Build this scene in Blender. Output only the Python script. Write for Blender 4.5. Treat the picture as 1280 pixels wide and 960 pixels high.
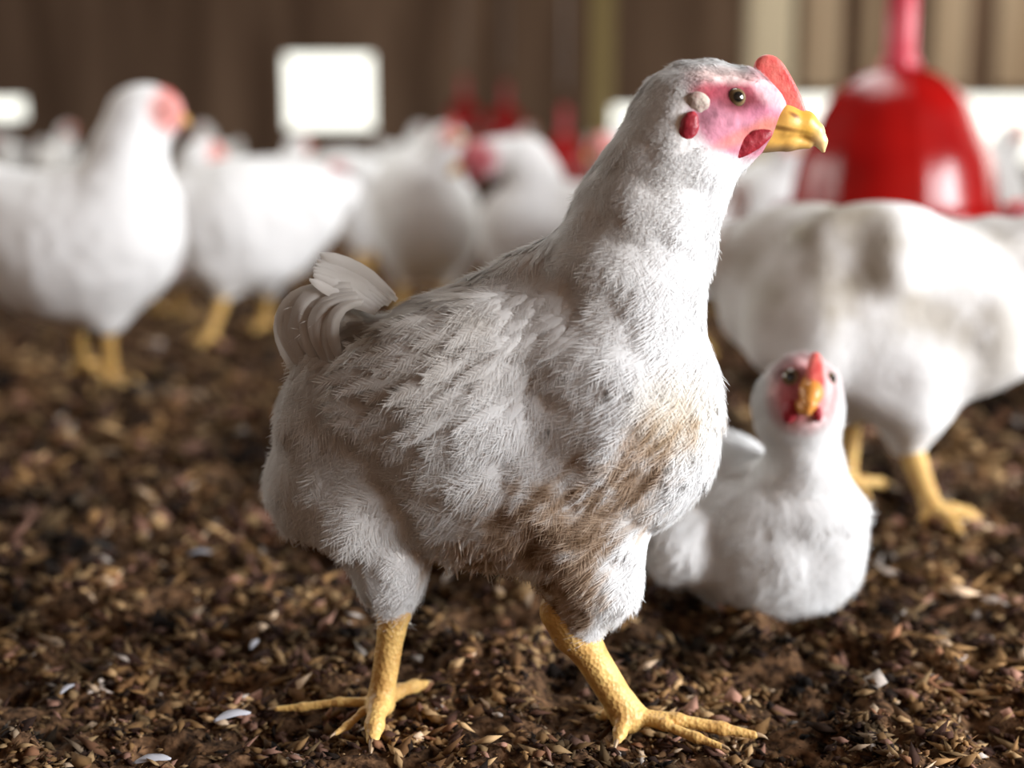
import bpy, math
import numpy as np
from mathutils import Vector, Matrix
from mathutils.bvhtree import BVHTree

for o in list(bpy.data.objects):
    bpy.data.objects.remove(o)
C = bpy.context.scene.collection
rng = np.random.default_rng(7)

# ------------------------------------------------------------------ camera
CAM_H = 0.42
FPX = 1778.0
PITCH = math.atan((480 - 145) / FPX)
CO = np.array([0.0, 0.0, CAM_H])
FW = np.array([0.0, math.cos(PITCH), -math.sin(PITCH)])
UP = np.array([0.0, math.sin(PITCH), math.cos(PITCH)])
RT = np.array([1.0, 0.0, 0.0])
cd = bpy.data.cameras.new('camera')
cam = bpy.data.objects.new('camera', cd); C.objects.link(cam)
cam.location = CO
cam.rotation_euler = (math.pi / 2 - PITCH, 0, 0)
cd.sensor_width = 36.0
cd.lens = FPX / 1280 * 36.0
cd.clip_start = 0.02
cd.dof.use_dof = True
cd.dof.focus_distance = 0.93
cd.dof.aperture_fstop = 2.4
bpy.context.scene.camera = cam

# ------------------------------------------------------------------ exposure, world, lights
sc = bpy.context.scene
sc.view_settings.view_transform = 'Standard'
sc.view_settings.look = 'None'
sc.view_settings.exposure = 0.0
sc.view_settings.gamma = 1.0
sc.view_settings.use_curve_mapping = False
sc.cycles.use_denoising = True
sc.cycles.max_bounces = 6

w = bpy.data.worlds.new('sky'); sc.world = w; w.use_nodes = True
bg = w.node_tree.nodes['Background']
bg.inputs[0].default_value = (1.0, 1.0, 0.90, 1)
bg.inputs[1].default_value = 2.0

def area_light(name, loc, rot, sx, sy, energy, color):
    l = bpy.data.lights.new(name, 'AREA'); l.shape = 'RECTANGLE'
    l.size = sx; l.size_y = sy; l.energy = energy; l.color = color
    o = bpy.data.objects.new(name, l); C.objects.link(o)
    o.location = loc; o.rotation_euler = rot
    return o
# daylight pouring through the open bay on the right, level with us and a little behind the lens
area_light('side_daylight', (4.25, -0.95, 1.25), (0, math.radians(79), math.radians(20)), 1.9, 3.0, 790, (0.95, 0.97, 1.0))
# daylight through the farther right openings
area_light('far_side_daylight', (4.3, 6.6, 1.5), (0, math.radians(75), 0), 1.8, 7.0, 55, (1.0, 0.97, 0.92))
# fill light added on the unseen left side to lift shadows, farther and weaker
area_light('left_fill', (-4.4, 4.4, 1.7), (0, math.radians(-72), 0), 1.6, 5.6, 90, (1.0, 0.95, 0.9))
# ridge vent of the roof over the far part of the barn
area_light('ridge_daylight', (0.2, 4.6, 3.05), (0, 0, 0), 1.2, 4.5, 60, (0.97, 0.98, 1.0))

# ------------------------------------------------------------------ pixel helpers
def ray(px, py):
    return FW * FPX + RT * (px - 640) + UP * (480 - py)
def at(px, py, Y):
    d = ray(px, py)
    return CO + d * (Y / d[1])
def gnd(px, py, z=0.0):
    d = ray(px, py)
    return CO + d * ((z - CAM_H) / d[2])
def unit(Y, py=480):
    return Y / ray(640, py)[1]
def project(P):
    q = P - CO
    f = q @ FW
    return 640 + q @ RT / f * FPX, 480 - q @ UP / f * FPX

# ------------------------------------------------------------------ noise
def _hash(ix, iy, iz, seed):
    h = (ix * 374761393 + iy * 668265263 + iz * 2147483647 + seed * 144665) & 0xFFFFFFFF
    h = ((h ^ (h >> 13)) * 1274126177) & 0xFFFFFFFF
    h = h ^ (h >> 16)
    return (h & 0xFFFF) / 65535.0
def vnoise(P, s, seed=0):
    q = np.asarray(P) * s + 1000.0
    i = np.floor(q).astype(np.int64); f = q - i; f = f * f * (3 - 2 * f)
    r = 0
    for a in (0, 1):
        for b in (0, 1):
            for c in (0, 1):
                wgt = (f[..., 0] if a else 1 - f[..., 0]) * (f[..., 1] if b else 1 - f[..., 1]) * (f[..., 2] if c else 1 - f[..., 2])
                r = r + wgt * _hash(i[..., 0] + a, i[..., 1] + b, i[..., 2] + c, seed)
    return r
def fbm(P, s, oct=3, seed=0):
    r = 0; a = 0.5; t = 0
    for k in range(oct):
        r = r + a * vnoise(P, s * 2 ** k, seed + k); t += a; a *= 0.5
    return r / t

# ------------------------------------------------------------------ mesh helpers
def link(o, parent=None, pos=None):
    C.objects.link(o)
    if parent is not None: o.parent = parent
    return o
def mesh_obj(name, V, F, mat, parent=None, origin=None, smooth=True, col=None, mat_idx=None, nquads=None):
    """V (n,3) world coords, F list of index tuples or (m,k) array."""
    V = np.asarray(V, float)
    og = np.zeros(3) if origin is None else np.asarray(origin, float)
    me = bpy.data.meshes.new(name)
    Vl = V - og
    if isinstance(F, np.ndarray):
        k = F.shape[1]
        me.vertices.add(len(Vl)); me.vertices.foreach_set('co', Vl.astype(np.float32).ravel())
        me.loops.add(F.size); me.loops.foreach_set('vertex_index', F.astype(np.int32).ravel())
        me.polygons.add(len(F)); me.polygons.foreach_set('loop_start', np.arange(0, F.size, k, dtype=np.int32))
        me.update(calc_edges=True); me.validate()
    else:
        me.from_pydata([tuple(v) for v in Vl], [], F); me.update()
    if smooth:
        me.polygons.foreach_set('use_smooth', np.ones(len(me.polygons), bool))
    if col is not None:
        a = me.color_attributes.new('col', 'FLOAT_COLOR', 'POINT')
        cc = np.ones((len(Vl), 4), np.float32); cc[:, :3] = col
        a.data.foreach_set('color', cc.ravel())
    mats = mat if isinstance(mat, (list, tuple)) else [mat]
    for m in mats: me.materials.append(m)
    if mat_idx is not None:
        me.polygons.foreach_set('material_index', np.asarray(mat_idx, np.int32))
    o = bpy.data.objects.new(name, me)
    link(o, parent)
    if parent is None and origin is not None: o.location = og
    return o

def surface_nets(fn, lo, hi, h):
    lo = np.asarray(lo, float); hi = np.asarray(hi, float)
    n = np.ceil((hi - lo) / h).astype(int) + 1
    ax = [lo[i] + h * np.arange(n[i]) for i in range(3)]
    G = np.stack(np.meshgrid(*ax, indexing='ij'), -1)
    S = fn(G.reshape(-1, 3)).reshape(n)
    ins = S < 0
    cs = np.array(n) - 1
    acc = np.zeros((*cs, 3)); cnt = np.zeros(cs)
    def sl(a, b, c):
        return (slice(a, a + cs[0]), slice(b, b + cs[1]), slice(c, c + cs[2]))
    for axis in range(3):
        for u_ in (0, 1):
            for v_ in (0, 1):
                o0 = [0, 0, 0]; o1 = [0, 0, 0]
                oth = [q for q in range(3) if q != axis]
                o0[oth[0]] = o1[oth[0]] = u_; o0[oth[1]] = o1[oth[1]] = v_; o1[axis] = 1
                a = S[sl(*o0)]; b = S[sl(*o1)]
                m = (a < 0) != (b < 0)
                t = np.where(m, a / np.where(a - b == 0, 1, a - b), 0)
                p = np.zeros((*cs, 3)); p[..., 0] = o0[0]; p[..., 1] = o0[1]; p[..., 2] = o0[2]
                p[..., axis] += t
                acc += p * m[..., None]; cnt += m
    act = cnt > 0
    idx = -np.ones(cs, int); idx[act] = np.arange(act.sum())
    base = np.stack(np.nonzero(act), -1)
    V = lo + h * (base + acc[act] / cnt[act][:, None])
    F = []
    for axis in range(3):
        s0 = [slice(0, None)] * 3; s1 = [slice(0, None)] * 3
        s0[axis] = slice(0, n[axis] - 1); s1[axis] = slice(1, n[axis])
        m = ins[tuple(s0)] != ins[tuple(s1)]
        e = np.stack(np.nonzero(m), -1)
        b, c = [q for q in range(3) if q != axis]
        ok = (e[:, b] > 0) & (e[:, c] > 0) & (e[:, b] < n[b] - 1) & (e[:, c] < n[c] - 1)
        e = e[ok]
        d1 = np.zeros(3, int); d1[b] = 1; d2 = np.zeros(3, int); d2[c] = 1
        q = [e - d1 - d2, e - d2, e, e - d1]
        ids = np.stack([idx[tuple(x.T)] for x in q], -1)
        flip = ins[tuple(e.T)] if axis != 1 else ~ins[tuple(e.T)]
        ids = np.where(flip[:, None], ids, ids[:, ::-1])
        F.append(ids)
    return V, np.concatenate(F)

# ---- signed distance pieces, all in metres
def sd_ell(P, c, r, R=None):
    q = P - c
    if R is not None: q = q @ R
    r = np.asarray(r)
    k0 = np.linalg.norm(q / r, axis=1); k1 = np.linalg.norm(q / r ** 2, axis=1)
    return k0 * (k0 - 1) / np.maximum(k1, 1e-9)
def sd_cone(P, a, b, ra, rb):
    ba = b - a
    h = np.clip((P - a) @ ba / max(ba @ ba, 1e-12), 0, 1)
    return np.linalg.norm(P - a - h[:, None] * ba, axis=1) - (ra + (rb - ra) * h)
def smin(a, b, k):
    h = np.clip(0.5 + 0.5 * (b - a) / k, 0, 1)
    return b + (a - b) * h - k * h * (1 - h)

class Frame:
    """Lays a figure out around a base distance: positions are read off the view at that distance."""
    def __init__(s, Y0):
        s.Y0 = Y0; s.u = unit(Y0, 400)
    def P(s, px, py, dy=0.0):
        return at(px, py, s.Y0 + dy * s.u)

def rot2(deg):
    a = math.radians(deg); c, s_ = math.cos(a), math.sin(a)
    # rotation in the X-Z plane (positive = counter-clockwise as seen by the camera)
    return np.array([[c, 0, -s_], [0, 1, 0], [s_, 0, c]])

def sdf_from(fr, prims, ksm):
    items = []; pts = []
    for p in prims:
        if p[0] == 'e':
            c = fr.P(*p[1]); r = np.array([p[2][0], p[2][2], p[2][1]]) * fr.u
            R = rot2(p[3]) if len(p) > 3 else None
            items.append(('e', c, r, R)); m = r.max(); pts += [c - m, c + m]
        else:
            ch = p[1]
            for a, b in zip(ch[:-1], ch[1:]):
                A = fr.P(*a[:3]); B = fr.P(*b[:3])
                items.append(('c', A, B, a[3] * fr.u, b[3] * fr.u))
                pts += [A - a[3] * fr.u, A + a[3] * fr.u, B - b[3] * fr.u, B + b[3] * fr.u]
    k = ksm * fr.u
    def fn(P):
        d = None
        for it in items:
            v = sd_ell(P, it[1], it[2], it[3]) if it[0] == 'e' else sd_cone(P, *it[1:])
            d = v if d is None else smin(d, v, k)
        return d
    pts = np.array(pts)
    return fn, pts.min(0), pts.max(0)

def sdf_mesh(fr, prims, ksm, h, lump=0.0, lump_s=60, seed=0):
    fn, lo, hi = sdf_from(fr, prims, ksm)
    if lump:
        f0 = fn
        fn = lambda P: f0(P) + lump * (fbm(P, lump_s, 2, seed) - 0.5)
    return surface_nets(fn, lo - 3 * h, hi + 3 * h, h)

def normals_of(V, F):
    n = np.zeros_like(V)
    fnm = np.cross(V[F[:, 2]] - V[F[:, 0]], V[F[:, 3]] - V[F[:, 1]])
    for k in range(F.shape[1]): np.add.at(n, F[:, k], fnm)
    return n / np.maximum(np.linalg.norm(n, axis=1, keepdims=True), 1e-12)

# ------------------------------------------------------------------ materials
def lin(r, g, b):
    f = lambda c: (c / 255 / 12.92) if c / 255 <= 0.04045 else ((c / 255 + 0.055) / 1.055) ** 2.4
    return (f(r), f(g), f(b))
def new_mat(name):
    m = bpy.data.materials.new(name); m.use_nodes = True
    nt = m.node_tree; b = nt.nodes['Principled BSDF']
    return m, nt, b
def simple(name, rgb, rough=0.6, spec=0.3, noise=None, bump=None, sub=0.0, coat=0.0, metal=0.0):
    m, nt, b = new_mat(name)
    N = nt.nodes; L = nt.links
    b.inputs['Roughness'].default_value = rough
    b.inputs['Specular IOR Level'].default_value = spec
    b.inputs['Metallic'].default_value = metal
    b.inputs['Coat Weight'].default_value = coat
    tc = N.new('ShaderNodeTexCoord')
    if noise:
        c2, scale, detail = noise
        nz = N.new('ShaderNodeTexNoise'); nz.inputs['Scale'].default_value = scale; nz.inputs['Detail'].default_value = detail
        L.new(tc.outputs['Object'], nz.inputs['Vector'])
        mx = N.new('ShaderNodeMix'); mx.data_type = 'RGBA'
        rp = N.new('ShaderNodeMapRange'); rp.inputs[1].default_value = 0.35; rp.inputs[2].default_value = 0.65
        L.new(nz.outputs[0], rp.inputs[0]); L.new(rp.outputs[0], mx.inputs[0])
        mx.inputs[6].default_value = (*rgb, 1); mx.inputs[7].default_value = (*c2, 1)
        L.new(mx.outputs[2], b.inputs['Base Color'])
    else:
        b.inputs['Base Color'].default_value = (*rgb, 1)
    if bump:
        kind, scale, strength, dist = bump
        if kind == 'vor':
            t = N.new('ShaderNodeTexVoronoi'); t.inputs['Scale'].default_value = scale; out = t.outputs['Distance']
        else:
            t = N.new('ShaderNodeTexNoise'); t.inputs['Scale'].default_value = scale; t.inputs['Detail'].default_value = 4; out = t.outputs[0]
        L.new(tc.outputs['Object'], t.inputs['Vector'])
        bp = N.new('ShaderNodeBump'); bp.inputs['Strength'].default_value = strength; bp.inputs['Distance'].default_value = dist
        L.new(out, bp.inputs['Height']); L.new(bp.outputs[0], b.inputs['Normal'])
    if sub:
        b.inputs['Subsurface Weight'].default_value = sub
        b.inputs['Subsurface Radius'].default_value = (0.01, 0.004, 0.002)
        b.inputs['Subsurface Scale'].default_value = 0.6
    return m
def attr_mat(name, rough=0.85, trans=0.0, bump=None, spec=0.15, mul_noise=0.0, sub=0.0):
    m, nt, b = new_mat(name)
    N = nt.nodes; L = nt.links
    b.inputs['Roughness'].default_value = rough
    b.inputs['Specular IOR Level'].default_value = spec
    at_ = N.new('ShaderNodeAttribute'); at_.attribute_name = 'col'
    tc = N.new('ShaderNodeTexCoord')
    src = at_.outputs['Color']
    if mul_noise:
        nz = N.new('ShaderNodeTexNoise'); nz.inputs['Scale'].default_value = 160; nz.inputs['Detail'].default_value = 3
        L.new(tc.outputs['Object'], nz.inputs['Vector'])
        mr = N.new('ShaderNodeMapRange'); mr.inputs[1].default_value = 0.3; mr.inputs[2].default_value = 0.7
        mr.inputs[3].default_value = 1 - mul_noise; mr.inputs[4].default_value = 1.0
        L.new(nz.outputs[0], mr.inputs[0])
        mm = N.new('ShaderNodeVectorMath'); mm.operation = 'SCALE'
        L.new(src, mm.inputs[0]); L.new(mr.outputs[0], mm.inputs['Scale']); src = mm.outputs[0]
    L.new(src, b.inputs['Base Color'])
    if bump:
        scale, strength, dist = bump
        t = N.new('ShaderNodeTexNoise'); t.inputs['Scale'].default_value = scale; t.inputs['Detail'].default_value = 5
        L.new(tc.outputs['Object'], t.inputs['Vector'])
        bp = N.new('ShaderNodeBump'); bp.inputs['Strength'].default_value = strength; bp.inputs['Distance'].default_value = dist
        L.new(t.outputs[0], bp.inputs['Height']); L.new(bp.outputs[0], b.inputs['Normal'])
    if sub:
        b.inputs['Subsurface Weight'].default_value = sub
        b.inputs['Subsurface Radius'].default_value = (0.012, 0.006, 0.004)
        b.inputs['Subsurface Scale'].default_value = 0.5
    if trans:
        tr = N.new('ShaderNodeBsdfTranslucent'); L.new(src, tr.inputs['Color'])
        mx = N.new('ShaderNodeMixShader'); mx.inputs[0].default_value = trans
        out = N['Material Output']
        L.new(b.outputs[0], mx.inputs[1]); L.new(tr.outputs[0], mx.inputs[2]); L.new(mx.outputs[0], out.inputs[0])
    return m

M = {}
M['body'] = attr_mat('down_and_skin', 0.9, bump=(140, 0.5, 0.003), mul_noise=0.08)
M['feather'] = attr_mat('feather_vane', 0.85, trans=0.40)
M['leg'] = simple('leg_scales', lin(214, 178, 108), 0.5, 0.35, noise=(lin(188, 146, 84), 60, 4), bump=('vor', 330, 0.5, 0.0015), sub=0.1)
M['beak'] = attr_mat('beak_horn', 0.4, spec=0.4, sub=0.15, bump=(260, 0.25, 0.0006))
M['claw'] = simple('claw_horn', lin(150, 125, 95), 0.4, 0.4)
M['comb'] = simple('comb_flesh', lin(205, 66, 66), 0.45, 0.4, noise=(lin(226, 122, 112), 90, 3), bump=('noise', 380, 0.5, 0.001), sub=0.25)
M['wattle'] = simple('wattle_flesh', lin(134, 26, 40), 0.45, 0.35, noise=(lin(156, 44, 54), 120, 3), bump=('noise', 420, 0.6, 0.001), sub=0.15)
M['lobe'] = simple('ear_lobe_skin', lin(184, 174, 162), 0.6, 0.2, noise=(lin(160, 134, 128), 150, 3), bump=('noise', 300, 0.6, 0.0015), sub=0.1)
M['eye'] = attr_mat('eye_wet', 0.06, spec=0.7)
M['down'] = simple('down_feather_white', lin(150, 150, 156), 0.8, 0.1)
WHITE = np.array([0.83, 0.83, 0.83])
PINK = np.array(lin(174, 116, 132))
RED = np.array(lin(168, 60, 72))
YEL = np.array(lin(196, 156, 78))

# ------------------------------------------------------------------ hen pieces
def bvh_of(V, F):
    return BVHTree.FromPolygons([tuple(v) for v in V], [tuple(int(i) for i in f) for f in F])
def hit(bvh, px, py):
    d = ray(px, py); d = d / np.linalg.norm(d)
    loc, nor, i, dist = bvh.ray_cast(Vector(CO), Vector(d))
    return None if loc is None else (np.array(loc), np.array(nor))

def leg_shape(fr, hock, foot, toes, r, z=0.006):
    """hock=(px,py,dy,r); foot and toes are ground points read off the view. Returns cones, claws."""
    u = fr.u
    H = fr.P(*hock[:3]); Fp = gnd(foot[0], foot[1], 0.0); Fp = np.array([Fp[0], Fp[1], z + r * u * 0.5])
    cones = [(H + (H - Fp) * 0.25, H, hock[3] * u, hock[3] * u), (H, H + (Fp - H) * 0.2, hock[3] * u, r * u), (H + (Fp - H) * 0.2, H + (Fp - H) * 0.9, r * u, r * u * 0.92), (H + (Fp - H) * 0.9, Fp, r * u * 0.95, r * u * 1.1)]
    claws = []
    for t in toes:
        T = gnd(t[0], t[1], 0.0); T[2] = z * 0.7
        rr = (t[2] if len(t) > 2 else 0.62) * r * u
        m1 = Fp + (T - Fp) * 0.4; m1[2] = max(z, rr) + 0.45 * rr + z * 0.5
        m2 = Fp + (T - Fp) * 0.75; m2[2] = rr * 0.9 + z * 0.5
        cones += [(Fp, m1, rr * 1.15, rr), (m1, m2, rr * 0.86, rr * 0.95), (m2, T, rr * 0.85, rr * 0.62)]
        d = (T - m2); d = d / max(np.linalg.norm(d), 1e-6)
        claws.append((T - d * rr * 0.2, T + d * rr * 2.0 - np.array([0, 0, rr * 0.5]), rr * 0.52))
    return cones, claws
def leg_mesh(cones, h, k):
    pts = []
    for a, b, ra, rb in cones: pts += [a - ra, a + ra, b - rb, b + rb]
    pts = np.array(pts)
    def fn(P):
        d = None
        for c in cones:
            v = sd_cone(P, *c); d = v if d is None else smin(d, v, k)
        return d
    return surface_nets(fn, pts.min(0) - 2 * h, pts.max(0) + 2 * h, h)
def claw_mesh(a, b, r, n=8):
    d = b - a; L = np.linalg.norm(d); d = d / L
    s_ = np.cross(d, [0, 0, 1.0]); s_ /= max(np.linalg.norm(s_), 1e-9); t_ = np.cross(s_, d)
    V = []; F = []
    rows = 5
    for i in range(rows):
        f = i / (rows - 1); c = a + (b - a) * f + t_ * (r * 0.9 * math.sin(f * 2.4)); rad = r * (1 - f) ** 0.7 + 1e-5
        for j in range(n):
            an = 2 * math.pi * j / n
            V.append(c + s_ * math.cos(an) * rad * 0.8 + t_ * math.sin(an) * rad)
    for i in range(rows - 1):
        for j in range(n):
            F.append((i * n + j, i * n + (j + 1) % n, (i + 1) * n + (j + 1) % n, (i + 1) * n + j))
    return np.array(V), np.array(F)

def blade(fr, outline, dy, thick, lobes=None):
    """A thin fleshy blade (comb) that stands in the head's own plane; outline in view pixels."""
    pts = [fr.P(x, y, dy + (o[2] if len(o) > 2 else 0)) for o in outline for x, y in [o[:2]]]
    n = len(pts); cen = sum(pts) / n
    V = []; F = []
    tk = thick * fr.u
    prof = [(-1.0, 0.80), (-0.75, 0.95), (0, 1.0), (0.75, 0.95), (1.0, 0.80)]
    for f, s_ in prof:
        for p in pts:
            q = cen + (p - cen) * s_; q = q + np.array([0, f * tk, 0]); V.append(q)
    for i in range(len(prof) - 1):
        for j in range(n):
            F.append((i * n + j, i * n + (j + 1) % n, (i + 1) * n + (j + 1) % n, (i + 1) * n + j))
    a = len(V); V.append(cen - np.array([0, tk * 1.05, 0])); V.append(cen + np.array([0, tk * 1.05, 0]))
    L = (len(prof) - 1) * n
    for j in range(n):
        F.append((a, (j + 1) % n, j)); F.append((a + 1, L + j, L + (j + 1) % n))
    return np.array(V), F

def eye_obj(parent, org, c, nrm, r, iris=(0.16, 0.11, 0.055)):
    """Eyeball: pupil and iris run round the axis nrm."""
    nrm = nrm / np.linalg.norm(nrm)
    s_ = np.cross(nrm, [0, 0, 1.0]); s_ /= np.linalg.norm(s_); t_ = np.cross(s_, nrm)
    V = []; F = []; col = []
    rows, seg = 14, 24
    for i in range(rows + 1):
        th = math.pi * i / rows
        for j in range(seg):
            ph = 2 * math.pi * j / seg
            V.append(c + r * (nrm * math.cos(th) + (s_ * math.cos(ph) + t_ * math.sin(ph)) * math.sin(th)))
            q = math.sin(th) if th < math.pi / 2 else 9
            col.append((0.004, 0.004, 0.004) if q < 0.50 else (iris if q < 0.88 else (0.05, 0.03, 0.03)))
    for i in range(rows):
        for j in range(seg):
            F.append((i * seg + j, (i + 1) * seg + j, (i + 1) * seg + (j + 1) % seg, i * seg + (j + 1) % seg))
    return mesh_obj('eye', V, F, M['eye'], parent, org, col=np.array(col))

def feather_arrays(Pn, Nn, Dn, L, W, lift, R, rows=5, barbs=8, seed=0, frizz=1.0):
    """Short contour feathers: Pn roots, Nn normals, Dn directions, arrays L, W (m). Returns verts, quads."""
    g = np.random.default_rng(seed)
    n = len(Pn)
    S = np.cross(Dn, Nn); S /= np.maximum(np.linalg.norm(S, axis=1, keepdims=True), 1e-9)
    tt = np.linspace(0, 1, rows)
    wid = np.sin(math.pi * (0.10 + 0.86 * tt ** 0.85)) ** 0.8
    wid[-1] = 0.25
    V = np.zeros((n, rows, 3, 3))
    for i, t in enumerate(tt):
        hgt = lift * t * L - (t * L) ** 2 / (2 * R) - 0.0004
        c = Pn + Dn * (t * L)[:, None] + Nn * hgt[:, None]
        for j, sgn in enumerate((-1, 0, 1)):
            V[:, i, j] = c + S * (sgn * wid[i] * W * 0.5)[:, None] + Nn * ((0.10 if sgn == 0 else 0.0) * W)[:, None]
    V[:, -1, :, :] += (g.random((n, 3, 1)) - 0.5) * 0.35 * L[:, None, None] * Dn[:, None, :] * 0.5
    Vv = V.reshape(-1, 3)
    q = []
    for i in range(rows - 1):
        for j in range(2):
            a = i * 3 + j
            q.append((a, a + 1, a + 4, a + 3))
    q = np.array(q)
    F = (q[None] + (np.arange(n) * rows * 3)[:, None, None]).reshape(-1, 4)
    allV = [Vv]; allF = [F]; off = len(Vv)
    if barbs:
        B = []
        for b in range(barbs):
            t = 0.35 + 0.6 * (b // 2) / max(1, (barbs - 1) // 2)
            sgn = -1 if b % 2 else 1
            i0 = t * (rows - 1); ia = int(min(i0, rows - 2)); f = i0 - ia
            root = V[:, ia, 1] * (1 - f) + V[:, ia + 1, 1] * f
            wl = (wid[ia] * (1 - f) + wid[ia + 1] * f)
            out = S * sgn * (0.5 + 0.9 * (1 - t)) + Dn * (0.9 + 0.5 * g.random((n, 1))) + Nn * (g.random((n, 1)) - 0.35) * 0.35 * frizz
            out /= np.linalg.norm(out, axis=1, keepdims=True)
            ll = W * (0.55 + 0.55 * g.random(n)) * (0.7 + wl * 0.6)
            w_ = 0.00022
            tip = root + out * ll[:, None]
            side = np.cross(out, Nn); side /= np.maximum(np.linalg.norm(side, axis=1, keepdims=True), 1e-9)
            mid = root + out * (ll * 0.55)[:, None] + Nn * 0.0003
            B.append(np.stack([root - side * w_, root + side * w_, mid + side * w_ * 0.9, mid - side * w_ * 0.9, tip + side * w_ * 0.3, tip - side * w_ * 0.3], 1))
        B = np.stack(B, 1).reshape(-1, 6, 3)
        nb = len(B)
        qb = np.array([(0, 1, 2, 3), (3, 2, 4, 5)])
        allV.append(B.reshape(-1, 3)); allF.append((qb[None] + (np.arange(nb) * 6)[:, None, None]).reshape(-1, 4) + off)
    return np.concatenate(allV), np.concatenate(allF)

def long_feather(p0, p1, p2, w_, face, seg=12, cols=7, tipf=0.5, cup=0.12, g=None):
    """One long vane along a bent shaft p0-p1-p2; face = the way its flat side looks."""
    V = []; F = []
    for i in range(seg + 1):
        t = i / seg
        c = (1 - t) ** 2 * p0 + 2 * t * (1 - t) * p1 + t * t * p2
        d = 2 * (1 - t) * (p1 - p0) + 2 * t * (p2 - p1); d = d / np.linalg.norm(d)
        s_ = np.cross(d, face); s_ /= np.linalg.norm(s_); nn = np.cross(s_, d)
        ww = w_ * (0.30 + 0.70 * min(1, t / 0.35)) * (1 if t < 1 - tipf else math.sqrt(max(0.02, 1 - ((t - 1 + tipf) / tipf) ** 2)))
        for j in range(cols):
            f = (j / (cols - 1) - 0.5) * 2
            jag = (0.0 if g is None else (g.random() - 0.5) * 0.05 * w_)
            V.append(c + s_ * (f * ww * 0.5) + nn * (cup * w_ * (1 - f * f) + jag + (0.04 * w_ if abs(f) < 0.01 else 0)))
    for i in range(seg):
        for j in range(cols - 1):
            a = i * cols + j
            F.append((a, a + 1, a + cols + 1, a + cols))
    return np.array(V), np.array(F)

def merge(parts):
    V = []; F = []; o = 0
    for v, f in parts:
        V.append(v); F.append(np.asarray(f) + o); o += len(v)
    return np.concatenate(V), np.concatenate(F)

def flow_dir(fr, Pn, Nn, guides):
    x, y = project(Pn)
    acc = np.zeros_like(Pn)
    for gx, gy, vx, vy in guides:
        w_ = 1.0 / (((x - gx) ** 2 + (y - gy) ** 2) + 400)
        v = np.array([vx, 0.0, -vy]); v /= np.linalg.norm(v)
        acc += (w_ ** 1.5)[:, None] * v
    acc -= (acc * Nn).sum(1, keepdims=True) * Nn
    nrm = np.linalg.norm(acc, axis=1, keepdims=True)
    bad = nrm[:, 0] < 1e-9
    acc[bad] = np.cross(Nn[bad], [0, 1.0, 0.001])
    return acc / np.maximum(np.linalg.norm(acc, axis=1, keepdims=True), 1e-9)

def ell_mask(x, y, cx, cy, rx, ry, rot=0, soft=0.25):
    a = math.radians(rot); dx = x - cx; dy = y - cy
    u_ = dx * math.cos(a) + dy * math.sin(a); v_ = -dx * math.sin(a) + dy * math.cos(a)
    d = np.sqrt((u_ / rx) ** 2 + (v_ / ry) ** 2)
    return np.clip((1 + soft - d) / (2 * soft), 0, 1)

def base_of(points):
    p = np.mean(points, axis=0); return np.array([p[0], p[1], 0.0])

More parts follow.
